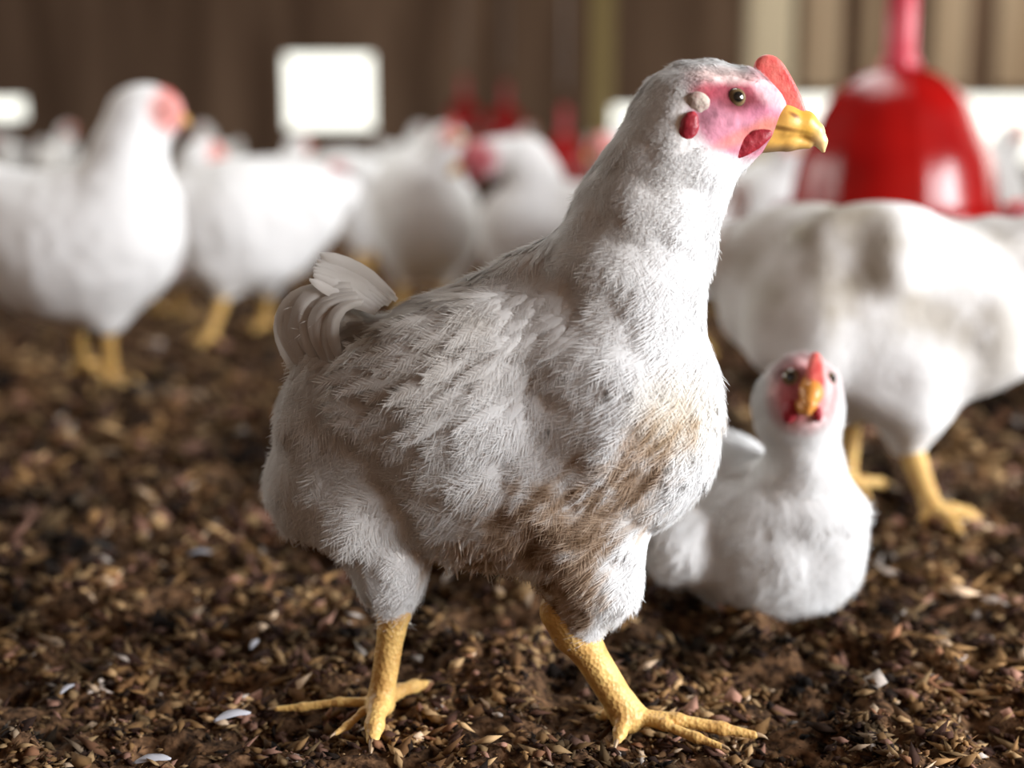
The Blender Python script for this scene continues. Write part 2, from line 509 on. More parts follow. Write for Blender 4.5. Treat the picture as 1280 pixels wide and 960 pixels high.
def build_hen(Y0, label, prims, legs=(), ksm=25, h=0.004, lump=0.003, lump_s=45, color=None, face=None, comb=None, beak=None, beakcol=None,
              wattle=None, lobe=None, eyes=(), plume=None, tail=(), group=None, hleg=None, base=None, tail_w=None, origin_z=0.0):
    fr = Frame(Y0)
    e = bpy.data.objects.new('hen', None); C.objects.link(e); e.empty_display_size = 0.05
    V, F = sdf_mesh(fr, prims, ksm, h, lump, lump_s, seed=int(Y0 * 100))
    bvh = bvh_of(V, F)
    legparts = [leg_shape(fr, *l) for l in legs]
    feet = [c[0][3][1] for c in legparts]
    org = base if base is not None else (base_of(feet) if feet else np.array([V[:, 0].mean(), V[:, 1].mean(), 0]))
    org = np.array(org, float); e.location = org
    e['label'] = label; e['category'] = 'chicken'
    if group: e['group'] = group
    def cfun(P):
        x, y = project(P)
        c = np.tile(WHITE, (len(P), 1))
        if color is not None: c = color(P, x, y, c)
        if face is not None:
            for f in face:
                m = ell_mask(x, y, *f[0])[:, None] * f[2] if len(f) > 2 else ell_mask(x, y, *f[0])[:, None]
                nz = (fbm(P, 190, 3, 5)[:, None] - 0.5) * 0.9
                tone = np.clip(np.array(f[1]) * (1 + nz * 1.2), 0, 1)
                c = c * (1 - m) + tone * m
        return c
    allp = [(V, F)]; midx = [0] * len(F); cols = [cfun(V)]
    for cones, claws in legparts:
        lv, lf = leg_mesh(cones, hleg or h * 0.5, 0.3 * cones[2][2])
        allp.append((lv, lf)); midx += [1] * len(lf); cols.append(np.tile(YEL, (len(lv), 1)))
    BV, BF = merge(allp)
    mesh_obj('body', BV, BF, [M['body'], M['leg']], e, org, col=np.concatenate(cols), mat_idx=midx)
    for cones, claws in legparts:
        for a, b, r in claws:
            cv, cf = claw_mesh(a, b, r); mesh_obj('claw', cv, cf, M['claw'], e, org)
    if comb: 
        cv, cf = blade(fr, comb[0], comb[1], comb[2]); o = mesh_obj('comb', cv, cf, M['comb'], e, org)
        sb = o.modifiers.new('round', 'SUBSURF'); sb.levels = 1; sb.render_levels = 2
    if beak:
        bv, bf = sdf_mesh(fr, beak, 5, fr.u * 1.6 if fr.u < 0.0008 else 0.002); bc = np.tile(np.array(lin(212, 164, 82)), (len(bv), 1)); bc = beakcol(bv, *project(bv), bc) if beakcol else bc
        mesh_obj('beak', bv, bf, M['beak'], e, org, col=bc)
    for nm, spec, mt in (('wattle', wattle, 'wattle'), ('ear_lobe', lobe, 'lobe')):
        for p in (spec or ()):
            q = hit(bvh, *p[0]) 
            d0 = p[3] if len(p) > 3 else 0
            if q is None or (len(p) > 4): c = fr.P(p[0][0], p[0][1], d0)
            else: c = q[0] + np.array([0, d0 * fr.u, 0])
            r = np.array([p[1][0], p[1][2], p[1][1]]) * fr.u; R = rot2(p[2])
            hh = max(r.min() / 5, 0.0007)
            m = r.max()
            fn = lambda P: sd_ell(P, c, r, R) + 0.0012 * (fbm(P, 300, 2, 9) - 0.5)
            v, f = surface_nets(fn, c - m - 2 * hh, c + m + 2 * hh, hh)
            mesh_obj(nm, v, f, M[p[5]] if len(p) > 5 else M[mt], e, org)
    for ex, ey, er in eyes:
        q = hit(bvh, ex, ey)
        if q is None: continue
        r = er * fr.u
        eye_obj(e, org, q[0] - q[1] * r * 0.45, q[1] * 0.7 + np.array([0.0, -0.6, 0.0]), r)
    for t in tail:
        # (p0,p1,p2,width) long feathers given in view pixels with depth
        v, f = long_feather(fr.P(*t[0]), fr.P(*t[1]), fr.P(*t[2]), t[3] * fr.u, np.array(t[4] if len(t) > 4 else (-0.2, -1, 0.3)), g=rng)
        mesh_obj('tail_feather', v, f, M['feather'], e, org, col=cfun(v))
    if plume:
        g = np.random.default_rng(int(Y0 * 1000))
        Nn = normals_of(V, F)
        fa = 0.5 * np.linalg.norm(np.cross(V[F[:, 2]] - V[F[:, 0]], V[F[:, 3]] - V[F[:, 1]]), axis=1)
        fc = V[F].mean(1); fx, fy = project(fc)
        dens, Lf, Wf = plume['size'](fx, fy)
        Rf = np.clip(Lf * 4.2, 0.02, 0.09)
        fnn = Nn[F].mean(1); fnn /= np.linalg.norm(fnn, axis=1, keepdims=True)
        vis = 0.35 + 0.65 * np.clip((-(fnn @ FW)) + 0.5, 0, 1)
        pr = fa * dens * vis; pr /= pr.sum()
        ids = g.choice(len(F), plume['n'], p=pr)
        wts = g.random((len(ids), 4)); wts /= wts.sum(1, keepdims=True)
        Pn = (V[F[ids]] * wts[..., None]).sum(1); Nr = fnn[ids]
        D = flow_dir(fr, Pn, Nr, plume['guides'])
        # a little swirl from one patch of feathers to the next
        sw = (fbm(Pn, 28, 2, 3) - 0.5) * 1.3 + (g.random(len(ids)) - 0.5) * 0.5
        Sd = np.cross(D, Nr); D = D * np.cos(sw)[:, None] + Sd * np.sin(sw)[:, None]
        jit = 0.75 + 0.5 * g.random(len(ids))
        fv, ff = feather_arrays(Pn, Nr, D, Lf[ids] * jit, Wf[ids] * (0.8 + 0.4 * g.random(len(ids))), plume.get('lift', 0.12), Rf[ids], barbs=plume.get('barbs', 8), seed=3)
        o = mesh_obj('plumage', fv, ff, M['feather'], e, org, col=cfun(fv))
        o['kind'] = 'stuff'
    return e, fr, bvh, cfun, org

# ------------------------------------------------------------------ floor
def height(P2):
    P = np.concatenate([P2, np.zeros((len(P2), 1))], 1)
    d = np.hypot(P2[:, 0], P2[:, 1] - 0.9)
    big = (fbm(P, 8, 2, 21) - 0.5) * 0.034
    med = (fbm(P, 30, 2, 31) - 0.5) * 0.040
    fine = (fbm(P, 150, 2, 41) - 0.5) * 0.007
    ft = np.ones(len(P2))
    for fx_, fy_ in ((-0.085, 0.94), (0.085, 0.93), (0.36, 1.45), (-0.62, 2.16)):
        ft *= 1 - 0.75 * np.exp(-((P2[:, 0] - fx_) ** 2 + (P2[:, 1] - fy_) ** 2) / (0.006 if fy_ < 1 else 0.02))
    return (big + med) * ft + fine - 0.004
def near_lines(a, b, fine, lo, hi, grow):
    xs = list(np.arange(a, b + 1e-9, fine))
    s_ = fine; x = b
    while x < hi: s_ *= grow; x += s_; xs.append(min(x, hi))
    s_ = fine; x = a; pre = []
    while x > lo: s_ *= grow; x -= s_; pre.append(max(x, lo))
    return np.array(pre[::-1] + xs)
gx = near_lines(-0.62, 0.62, 0.0035, -5, 5, 1.06)
gy = near_lines(0.72, 1.9, 0.0035, -3, 13, 1.03)
GX, GY = np.meshgrid(gx, gy, indexing='ij')
P2 = np.stack([GX.ravel(), GY.ravel()], 1)
Z = height(P2)
FV = np.concatenate([P2, Z[:, None]], 1)
nx, ny = len(gx), len(gy)
I = np.arange(nx * ny).reshape(nx, ny)
FF = np.stack([I[:-1, :-1], I[1:, :-1], I[1:, 1:], I[:-1, 1:]], -1).reshape(-1, 4)
mf, nt, b = new_mat('litter_bed')
N = nt.nodes; L = nt.links
tc = N.new('ShaderNodeTexCoord')
n1 = N.new('ShaderNodeTexNoise'); n1.inputs['Scale'].default_value = 130; n1.inputs['Detail'].default_value = 5
n2 = N.new('ShaderNodeTexNoise'); n2.inputs['Scale'].default_value = 11; n2.inputs['Detail'].default_value = 4
L.new(tc.outputs['Object'], n1.inputs['Vector']); L.new(tc.outputs['Object'], n2.inputs['Vector'])
cr = N.new('ShaderNodeValToRGB')
cr.color_ramp.elements[0].position = 0.35; cr.color_ramp.elements[0].color = (*lin(40, 28, 20), 1)
cr.color_ramp.elements[1].position = 0.72; cr.color_ramp.elements[1].color = (*lin(128, 98, 72), 1)
L.new(n1.outputs[0], cr.inputs[0])
cr2 = N.new('ShaderNodeValToRGB')
cr2.color_ramp.elements[0].position = 0.35; cr2.color_ramp.elements[0].color = (0.55, 0.55, 0.55, 1)
cr2.color_ramp.elements[1].position = 0.65; cr2.color_ramp.elements[1].color = (1.15, 1.1, 1.05, 1)
L.new(n2.outputs[0], cr2.inputs[0])
mx = N.new('ShaderNodeMix'); mx.data_type = 'RGBA'; mx.blend_type = 'MULTIPLY'; mx.inputs[0].default_value = 1
L.new(cr.outputs[0], mx.inputs[6]); L.new(cr2.outputs[0], mx.inputs[7]); L.new(mx.outputs[2], b.inputs['Base Color'])
b.inputs['Roughness'].default_value = 0.95; b.inputs['Specular IOR Level'].default_value = 0.1
bp = N.new('ShaderNodeBump'); bp.inputs['Strength'].default_value = 0.8; bp.inputs['Distance'].default_value = 0.004
L.new(n1.outputs[0], bp.inputs['Height']); L.new(bp.outputs[0], b.inputs['Normal'])
fl = mesh_obj('floor', FV, FF, mf); fl['kind'] = 'structure'

# loose litter: shavings, husks and crumbs lying on the bed
def chips(n, seed):
    g = np.random.default_rng(seed)
    # density falls with distance from the lens
    y = 0.76 * (1 / (1 - g.random(n) * (1 - 0.76 / 4.2)))
    x = (g.random(n) * 2 - 1) * (0.52 * y + 0.12)
    p2 = np.stack([x, y], 1)
    z = height(p2)
    s_ = (0.0013 + 0.0070 * g.random(n) ** 4.0) * np.clip(y ** 1.5, 0.72, 2.3)
    P3 = np.concatenate([p2, np.zeros((n, 1))], 1)
    # chips gather in tufts
    keep = g.random(n) < 0.10 + 1.2 * np.clip((fbm(P3, 26, 2, 77) - 0.33) * 2.2, 0, 1)
    p2, z, s_, P3 = p2[keep], z[keep], s_[keep], P3[keep]; n = len(z)
    base = np.array([(1, 0, 0), (0, 1, 0), (-1, 0, 0), (0, -1, 0), (0, 0, 1), (0, 0, -1.0)])
    sc3 = np.stack([1.0 + 1.3 * g.random(n) ** 2, 0.45 + 0.55 * g.random(n), 0.18 + 0.4 * g.random(n)], 1)
    V = base[None] * sc3[:, None] * (1 + 0.6 * (g.random((n, 6, 1)) - 0.5))
    a = g.random(n) * 6.283; tl = (g.random(n) - 0.5) * 1.5
    ct, st = np.cos(tl), np.sin(tl)
    X = V[..., 0] * ct[:, None] - V[..., 2] * st[:, None]; Zz = V[..., 0] * st[:, None] + V[..., 2] * ct[:, None]
    Yy = V[..., 1]
    ca, sa = np.cos(a), np.sin(a)
    V = np.stack([X * ca[:, None] - Yy * sa[:, None], X * sa[:, None] + Yy * ca[:, None], Zz], -1) * s_[:, None, None]
    V[..., 0] += p2[:, 0][:, None]; V[..., 1] += p2[:, 1][:, None]
    V[..., 2] += (z + s_ * 0.45 + 0.002 * g.random(n))[:, None]
    tri = np.array([(0, 1, 4), (1, 2, 4), (2, 3, 4), (3, 0, 4), (1, 0, 5), (2, 1, 5), (3, 2, 5), (0, 3, 5)])
    F = (tri[None] + (np.arange(n) * 6)[:, None, None]).reshape(-1, 3)
    pal = np.array([lin(92, 66, 42), lin(126, 96, 62), lin(166, 136, 98), lin(60, 40, 32), lin(144, 108, 92), lin(114, 92, 64), lin(184, 160, 134), lin(38, 28, 22), lin(138, 98, 72), lin(190, 178, 168)])
    pw = np.array([0.20, 0.19, 0.11, 0.18, 0.08, 0.09, 0.035, 0.08, 0.03, 0.012]); pw /= pw.sum()
    ci = g.choice(len(pal), n, p=pw)
    tone = np.clip(-0.55 + 3.2 * fbm(P3, 14, 3, 55), 0.10, 2.2) * (0.8 + 0.4 * g.random(n))
    col = np.repeat(pal[ci] * tone[:, None], 6, axis=0)
    return V.reshape(-1, 3), F, col
cc_k = 0.66
M['chip'] = attr_mat('litter_chip', 0.9, spec=0.12)
cv, cf, cc = chips(155000, 11)
lt = mesh_obj('litter', cv, cf, M['chip'], col=cc * cc_k, smooth=True)
lt['kind'] = 'stuff'; lt['label'] = 'loose brown wood shavings and crumbs covering the barn floor'; lt['category'] = 'litter'

# ------------------------------------------------------------------ barn shell
def boxes(name, bl, mat, label=None):
    V = []; F = []
    for (x0, x1, y0, y1, z0, z1) in bl:
        o = len(V)
        for z in (z0, z1):
            V += [(x0, y0, z), (x1, y0, z), (x1, y1, z), (x0, y1, z)]
        F += [(o, o + 3, o + 2, o + 1), (o + 4, o + 5, o + 6, o + 7)] + [(o + i, o + (i + 1) % 4, o + 4 + (i + 1) % 4, o + 4 + i) for i in range(4)]
    ob = mesh_obj(name, np.array(V, float), F, mat, smooth=False)
    return ob
def wall_with_holes(name, axis, pos, thick, a0, a1, z0, z1, holes, mat):
    """Cells between the openings; axis 'x' runs along X at Y=pos, axis 'y' along Y at X=pos."""
    ab = sorted({a0, a1, *[v for hh in holes for v in hh[:2]]}); zb = sorted({z0, z1, *[v for hh in holes for v in hh[2:]]})
    bl = []
    for i in range(len(ab) - 1):
        for j in range(len(zb) - 1):
            ca = (ab[i] + ab[i + 1]) / 2; cz = (zb[j] + zb[j + 1]) / 2
            if any(hh[0] < ca < hh[1] and hh[2] < cz < hh[3] for hh in holes): continue
            if axis == 'x': bl.append((ab[i], ab[i + 1], pos, pos + thick, zb[j], zb[j + 1]))
            else: bl.append((pos, pos + thick, ab[i], ab[i + 1], zb[j], zb[j + 1]))
    o = boxes(name, bl, mat); o['kind'] = 'structure'
    return o
def board_mat(name, c1, c2, scale=(3, 3, 0.35)):
    m, nt, b = new_mat(name); N = nt.nodes; L = nt.links
    tc = N.new('ShaderNodeTexCoord'); mp = N.new('ShaderNodeMapping'); mp.inputs['Scale'].default_value = scale
    nz = N.new('ShaderNodeTexNoise'); nz.inputs['Scale'].default_value = 1.3; nz.inputs['Detail'].default_value = 3
    L.new(tc.outputs['Object'], mp.inputs[0]); L.new(mp.outputs[0], nz.inputs['Vector'])
    cr = N.new('ShaderNodeValToRGB'); cr.color_ramp.elements[0].position = 0.35; cr.color_ramp.elements[1].position = 0.65
    cr.color_ramp.elements[0].color = (*c1, 1); cr.color_ramp.elements[1].color = (*c2, 1)
    L.new(nz.outputs[0], cr.inputs[0]); L.new(cr.outputs[0], b.inputs['Base Color'])
    b.inputs['Roughness'].default_value = 0.9; b.inputs['Specular IOR Level'].default_value = 0.1
    return m
M['wall'] = board_mat('brown_boards', lin(94, 74, 60), lin(132, 108, 90))
M['ceil'] = board_mat('dark_roof_boards', lin(84, 66, 54), lin(104, 84, 70), (1, 0.3, 1))
M['beige'] = board_mat('beige_curtain', lin(188, 162, 134), lin(214, 190, 162))
M['post'] = board_mat('post_wood', lin(204, 188, 158), lin(220, 206, 178))
M['olive'] = board_mat('post_olive', lin(140, 124, 84), lin(158, 142, 102))
YB = 11.0
def bx(px, py):  # where a photo point meets the far wall
    p = at(px, py, YB); return p[0], p[2]
def hole(x0, y0, x1, y1):
    a = bx(x0, y1); c = bx(x1, y0); return (a[0], c[0], a[1], c[1])
holes = [hole(355, 68, 465, 161), hole(-160, 124, 30, 148), hole(748, 134, 802, 162), hole(985, 121, 1420, 203)]
wall_with_holes('wall_back', 'x', YB, 0.15, -4.6, 4.6, -0.1, 3.2, holes, M['wall'])
wall_with_holes('wall_right', 'y', 4.45, 0.15, -3.0, YB, -0.1, 3.2, [(-2.7, 0.8, 0.3, 2.4), (3.0, 10.4, 0.5, 2.5)], M['wall'])
wall_with_holes('wall_front', 'x', -3.15, 0.15, -4.6, 4.6, -0.1, 3.2, [], M['wall'])
wall_with_holes('wall_left', 'y', -4.6, 0.15, -3.0, YB, -0.1, 3.2, [(1.5, 7.5, 0.8, 2.5)], M['wall'])
o = boxes('ceiling', [(-4.6, -0.45, -3.15, YB + 0.15, 3.2, 3.3), (0.85, 4.6, -3.15, YB + 0.15, 3.2, 3.3), (-0.45, 0.85, 7.0, YB + 0.15, 3.2, 3.3), (-0.45, 0.85, -3.15, 2.2, 3.2, 3.3)], M['ceil']); o['kind'] = 'structure'

def thing(o, label, cat, group=None):
    o['label'] = label; o['category'] = cat
    if group: o['group'] = group
    return o
def post(px0, px1, Y, mat, label, name='post'):
    a = at(px0, 145, Y)[0]; c = at(px1, 145, Y)[0]; w_ = c - a
    o = boxes(name, [(a, c, Y, Y + w_, -0.02, 3.2)], mat)
    bv = o.modifiers.new('edge', 'BEVEL'); bv.width = w_ * 0.12; bv.segments = 2
    return thing(o, label, 'post')
post(936, 990, 8.0, M['post'], 'pale wooden barn post rising behind the comb of the foreground hen')
post(738, 766, 9.0, M['olive'], 'thin olive wooden post left of the pale post, above the small red drinker')
# pale wall panels on the right of the far wall, each between two dark studs
def panel(x0, x1, label):
    a = bx(x0, 110); c = bx(x1, -400)
    o = boxes('wall_panel', [(a[0], c[0], YB - 0.06, YB - 0.012, a[1], 3.1)], M['beige'])
    thing(o, label, 'panel', 'beige panels on the far wall')
panel(1000, 1068, 'beige wall panel between the pale post and the big drinker pipe')
panel(1076, 1118, 'beige wall panel just left of the big red drinker pipe')
panel(1160, 1232, 'beige wall panel just right of the big red drinker pipe')
panel(1240, 1330, 'beige wall panel cut by the right edge of the picture')

# ------------------------------------------------------------------ red bell drinkers
M['red'] = simple('red_plastic', lin(160, 14, 12), 0.24, 0.4, noise=(lin(140, 10, 10), 9, 3))
M['pipe'] = simple('pink_red_pipe', lin(196, 62, 78), 0.35, 0.5)
M['cord'] = simple('grey_cord', lin(150, 140, 135), 0.8, 0.2)
def lathe(prof, c, n=64, ribs=0, amp=0.0):
    V = []; F = []
    for r, z in prof:
        for j in range(n):
            a = 2 * math.pi * j / n
            rr = r * (1 + (amp * max(0, math.cos(a * ribs)) ** 6 if ribs else 0))
            V.append((c[0] + rr * math.cos(a), c[1] + rr * math.sin(a), c[2] + z))
    for i in range(len(prof) - 1):
        for j in range(n):
            F.append((i * n + j, i * n + (j + 1) % n, (i + 1) * n + (j + 1) % n, (i + 1) * n + j))
    return np.array(V), F
def bell(px, Y, label, scale=1.0, zb=None, group='red bell drinkers hanging in rows'):
    e = bpy.data.objects.new('bell_drinker', None); C.objects.link(e)
    u_ = unit(Y, 180) * scale * 1.08
    zc = at(px, 262, Y)[2] if zb is None else zb
    c = np.array([at(px, 180, Y)[0], Y, zc]); e.location = c
    thing(e, label, 'drinker', group)
    prof = [(20, 162), (30, 160), (44, 154), (57, 145), (68, 136), (77, 126), (85, 112), (91, 97), (98, 83), (105, 69), (110, 55), (113, 40), (118, 11), (119, 0), (114, 0), (109, 38), (100, 66), (86, 95), (66, 126), (36, 150)]
    v, f = lathe([(r * u_, z * u_) for r, z in prof], c, 96, 8, 0.018)
    mesh_obj('bell', v, f, M['red'], e, c)
    v, f = lathe([(100 * u_, -26 * u_), (132 * u_, -26 * u_), (138 * u_, -8 * u_), (138 * u_, 4 * u_), (134 * u_, 4 * u_), (131 * u_, -6 * u_), (126 * u_, -18 * u_), (100 * u_, -19 * u_)], c, 64)
    mesh_obj('trough', v, f, M['red'], e, c)
    v, f = lathe([(0, 158 * u_), (22 * u_, 160 * u_), (24 * u_, 166 * u_), (18 * u_, 176 * u_), (17 * u_, 252 * u_), (19 * u_, 256 * u_), (19 * u_, 276 * u_), (14 * u_, 284 * u_), (0, 286 * u_)], c, 32)
    mesh_obj('pipe', v, f, M['pipe'], e, c)
    v, f = lathe([(5 * u_, 280 * u_), (5 * u_, 3.2 - zc)], c, 10)
    mesh_obj('cord', v, f, M['cord'], e, c)
    return e
def copy_tree(o, parent=None):
    c = o.copy(); C.objects.link(c)
    if parent is not None: c.parent = parent
    for ch in list(o.children): copy_tree(ch, c)
    return c
B0 = bell(1120, 2.5, 'large red bell drinker hanging behind the beak of the foreground hen')
def bell_copy(px, py_bottom, Y, s_, label):
    e = copy_tree(B0); p = at(px, py_bottom, Y); e.location = (p[0], Y, p[2]); e.scale = (s_, s_, s_ if s_ > 0.9 else s_)
    e['label'] = label
    for ch in e.children:
        if ch.name.startswith('cord'):
            top = 3.2 - B0.location.z; z0 = 280 * unit(2.5, 180) * 1.08
            need = (3.2 - p[2]) / s_
            ch.scale = (1, 1, (need) / top)
    return e
bell_copy(705, 216, 7.6, 0.80, 'small bright red bell drinker hanging left of the foreground hen neck')
bell_copy(632, 168, 9.4, 0.75, 'distant dark red bell drinker beside the pale round blur')
bell_copy(580, 160, 10.2, 0.80, 'farthest dark red bell drinker, leftmost of the hanging drinkers')

# ------------------------------------------------------------------ the foreground hen
def main_color(P, x, y, c):
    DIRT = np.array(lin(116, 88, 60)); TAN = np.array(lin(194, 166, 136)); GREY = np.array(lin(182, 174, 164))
    # streak noise stretched along the lie of the feathers (up-right to down-left)
    a = math.radians(48)
    U_ = P[:, 0] * math.cos(a) + P[:, 2] * math.sin(a); W_ = -P[:, 0] * math.sin(a) + P[:, 2] * math.cos(a)
    Q = np.stack([U_ * 0.22, P[:, 1] * 0.5, W_], 1)
    st = 0.6 * fbm(Q, 330, 3, 8) + 0.4 * fbm(Q, 120, 2, 9); bl = fbm(P, 55, 3, 12)
    m = np.maximum.reduce([0.80 * ell_mask(x, y, 700, 650, 130, 62, -22, 0.6), 0.74 * ell_mask(x, y, 795, 590, 95, 55, -40, 0.7),
                           0.75 * ell_mask(x, y, 640, 690, 110, 40, -8, 0.6), 0.85 * ell_mask(x, y, 715, 740, 42, 62, 0, 0.5), 0.35 * ell_mask(x, y, 850, 560, 40, 60, 0, 0.7)])
    k = np.clip((m + (st - 0.5) * 1.5 + (bl - 0.5) * 0.7 - 0.36) * 2.6, 0, 1) * np.clip(m * 3, 0, 1)
    c = c * (1 - k[:, None] * 0.85) + TAN * k[:, None] * 0.85
    k2 = np.clip((m - 0.12 + (st - 0.5) * 2.6 + (bl - 0.5) * 1.2 - 0.58) * 1.9, 0, 1) * np.clip(m * 3 - 0.4, 0, 1)
    c = c * (1 - k2[:, None] * 0.9) + DIRT * k2[:, None] * 0.9
    yb = 0.25 * ell_mask(x, y, 845, 520, 45, 45, 0, 0.6) + 0.25 * ell_mask(x, y, 880, 345, 0.1, 0.1)
    c = c * (1 - yb[:, None]) + np.array(lin(226, 206, 160)) * yb[:, None]
    # back and rear greyed: mostly shade worked into the colour, some soiling
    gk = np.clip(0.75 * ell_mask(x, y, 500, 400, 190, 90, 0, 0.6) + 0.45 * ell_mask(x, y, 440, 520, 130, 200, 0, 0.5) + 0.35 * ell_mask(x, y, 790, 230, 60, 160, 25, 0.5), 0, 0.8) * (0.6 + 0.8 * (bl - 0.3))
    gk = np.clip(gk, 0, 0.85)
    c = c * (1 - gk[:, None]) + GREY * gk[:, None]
    bk = 0.6 * ell_mask(x, y, 452, 418, 22, 34, -40, 0.5)
    c = c * (1 - bk[:, None]) + np.array(lin(120, 98, 66)) * bk[:, None]
    # a few dark specks
    for sx, sy, r in ((758, 497, 3.5), (686, 540, 2.5), (832, 590, 3.5), (854, 610, 2.5), (493, 488, 3)):
        k3 = 0.75 * ell_mask(x, y, sx, sy, r, r * 1.4, 30, 0.4); c = c * (1 - k3[:, None]) + np.array(lin(74, 64, 50)) * k3[:, None]
    return c
main_prims = [
    ('e', (770, 505, -35), (122, 150, 112)),
    ('e', (620, 515, 0), (185, 168, 118)),
    ('e', (470, 530, 40), (125, 140, 105)),
    ('e', (415, 600, 50), (82, 72, 80)),
    ('e', (640, 612, 0), (150, 98, 95)),
    ('e', (705, 600, -48), (105, 84, 75)),
    ('e', (720, 670, -38), (60, 60, 62)),
    ('e', (828, 540, -35), (62, 95, 78)),
    ('e', (600, 470, -72), (165, 95, 42), 6),
    ('e', (415, 412, 40), (38, 46, 36)),
    ('e', (690, 400, -10), (95, 94, 80), 20),
    ('c', [(768, 430, -30, 106), (784, 345, -30, 90), (812, 262, -30, 76), (847, 195, -30, 66), (862, 152, -30, 63)]),
    ('e', (892, 140, -30), (68, 53, 42)),
    ('e', (924, 152, -30), (44, 38, 24)),
    ('e', (944, 134, -30), (26, 25, 15)),
    ('c', [(470, 640, 10, 72), (488, 705, 10, 44), (493, 746, 8, 26)]),
    ('c', [(745, 640, -30, 75), (742, 715, -35, 54), (730, 768, -38, 33)]),
]
main_guides = [(560, 345, -1, 0.1), (470, 370, -1, 0.2), (690, 330, -0.8, 0.5), (700, 430, -0.75, 0.75), (600, 430, -0.95, 0.35), (520, 470, -1, 0.15),
    (820, 240, -0.35, 1), (740, 270, -0.6, 0.9), (880, 230, -0.15, 1), (850, 350, -0.2, 1), (870, 480, -0.3, 1), (780, 480, -0.45, 0.9),
    (700, 560, -0.7, 0.75), (700, 650, -0.8, 0.6), (820, 600, -0.7, 0.8), (600, 650, -0.8, 0.45), (400, 500, -0.7, 0.7), (380, 600, -0.5, 0.9), (500, 600, -0.8, 0.5),
    (490, 710, 0, 1), (740, 740, -0.15, 1), (640, 700, -0.5, 0.9), (870, 110, -1, 0.35), (830, 140, -0.6, 0.8), (930, 95, -1, 0.1), (900, 200, -0.5, 0.8)]
def main_size(x, y):
    headm = ell_mask(x, y, 902, 130, 92, 66, 0, 0.3)
    neck = ell_mask(x, y, 825, 230, 90, 120, 15, 0.5)
    thigh = np.maximum(ell_mask(x, y, 490, 730, 50, 60, 0, 0.4), ell_mask(x, y, 735, 750, 60, 55, 0, 0.4))
    Lf = 0.021 * (1 - neck * 0.35); Lf = Lf * (1 - headm * 0.72) * (1 - 0.25 * thigh)
    Wf = 0.0095 * (1 - neck * 0.55); Wf = Wf * (1 - headm * 0.6) * (1 - 0.3 * thigh)
    face = np.maximum(ell_mask(x, y, 932, 146, 74, 52, 8, 0.08), ell_mask(x, y, 868, 150, 22, 34, 0, 0.1))
    dens = (1 + neck * 1.6 + headm * 4 + thigh * 0.8) * (1 - face) * (1 - 0.85 * ell_mask(x, y, 402, 400, 56, 80, 0, 0.2))
    return dens, Lf, Wf
tails = []
tr_ = np.random.default_rng(12)
for i in range(9):
    f = i / 8; a_, b_, c_ = tr_.normal(size=3) * 3
    tails.append(((496 - 26 * f, 372 + 18 * f + b_, 46 - 44 * f), (450 - 20 * f + a_, 334 + 32 * f + b_, 44 - 44 * f), (402 - 14 * f + c_, 318 + 30 * f + b_, 50 - 48 * f), 21 + 6 * tr_.random(), (0.35 + 0.3 * tr_.random(), -1, 0.4 + 0.4 * tr_.random())))
for i in range(13):
    f = i / 12; a_, b_, c_ = tr_.normal(size=3) * 4
    tails.append(((428 + 26 * f, 352 + 26 * f + b_, 22 - 40 * f), (296 + 84 * f + a_, 366 + 22 * f + b_, 24 - 48 * f), (388 + 46 * f + c_, 478 - 12 * f + 2 * b_, 4 - 40 * f), 17 + 12 * tr_.random(), (-0.5 + 0.5 * tr_.random(), -1, 0.1 + 0.5 * tr_.random())))
FACE_MAIN = [((934, 148, 72, 52, 8, 0.14), PINK * 0.95), ((915, 114, 50, 20, 14, 0.45), RED * 0.85, 0.7), ((925, 124, 24, 16, 12, 0.5), np.array(lin(84, 30, 34)), 0.85),
             ((962, 112, 14, 34, -38, 0.4), np.array(lin(212, 172, 178)), 0.85), ((905, 94, 40, 9, 6, 0.5), np.array(lin(224, 206, 200)), 0.7), ((878, 116, 14, 12, 0, 0.5), RED, 0.7),
             ((962, 146, 26, 12, 10, 0.5), np.array(lin(184, 112, 136)), 0.6), ((935, 168, 44, 9, -22, 0.4), np.array(lin(196, 112, 98)), 0.7), ((962, 158, 16, 12, 0, 0.5), np.array(lin(190, 124, 100)), 0.55)]
def main_beak(P, x, y, c):
    c = c * (0.86 + 0.28 * fbm(P, 300, 2, 6))[:, None]
    tip = ell_mask(x, y, 1028, 178, 12, 20, 0, 0.5)[:, None] * 0.6; c = c * (1 - tip) + np.array(lin(236, 212, 164)) * tip
    top = ell_mask(x, y, 1008, 152, 22, 12, 50, 0.5)[:, None] * 0.5; c = c * (1 - top) + np.array(lin(206, 158, 44)) * top
    mo = ell_mask(x, y, 970, 159, 34, 3.0, 10, 0.5)[:, None] * 0.85; c = c * (1 - mo) + np.array(lin(112, 72, 24)) * mo
    no = ell_mask(x, y, 993, 144, 7, 2.6, 30, 0.5)[:, None] * 0.85; c = c * (1 - no) + np.array(lin(120, 66, 30)) * no
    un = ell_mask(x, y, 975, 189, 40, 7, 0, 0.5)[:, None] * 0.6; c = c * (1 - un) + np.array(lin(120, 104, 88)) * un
    return c
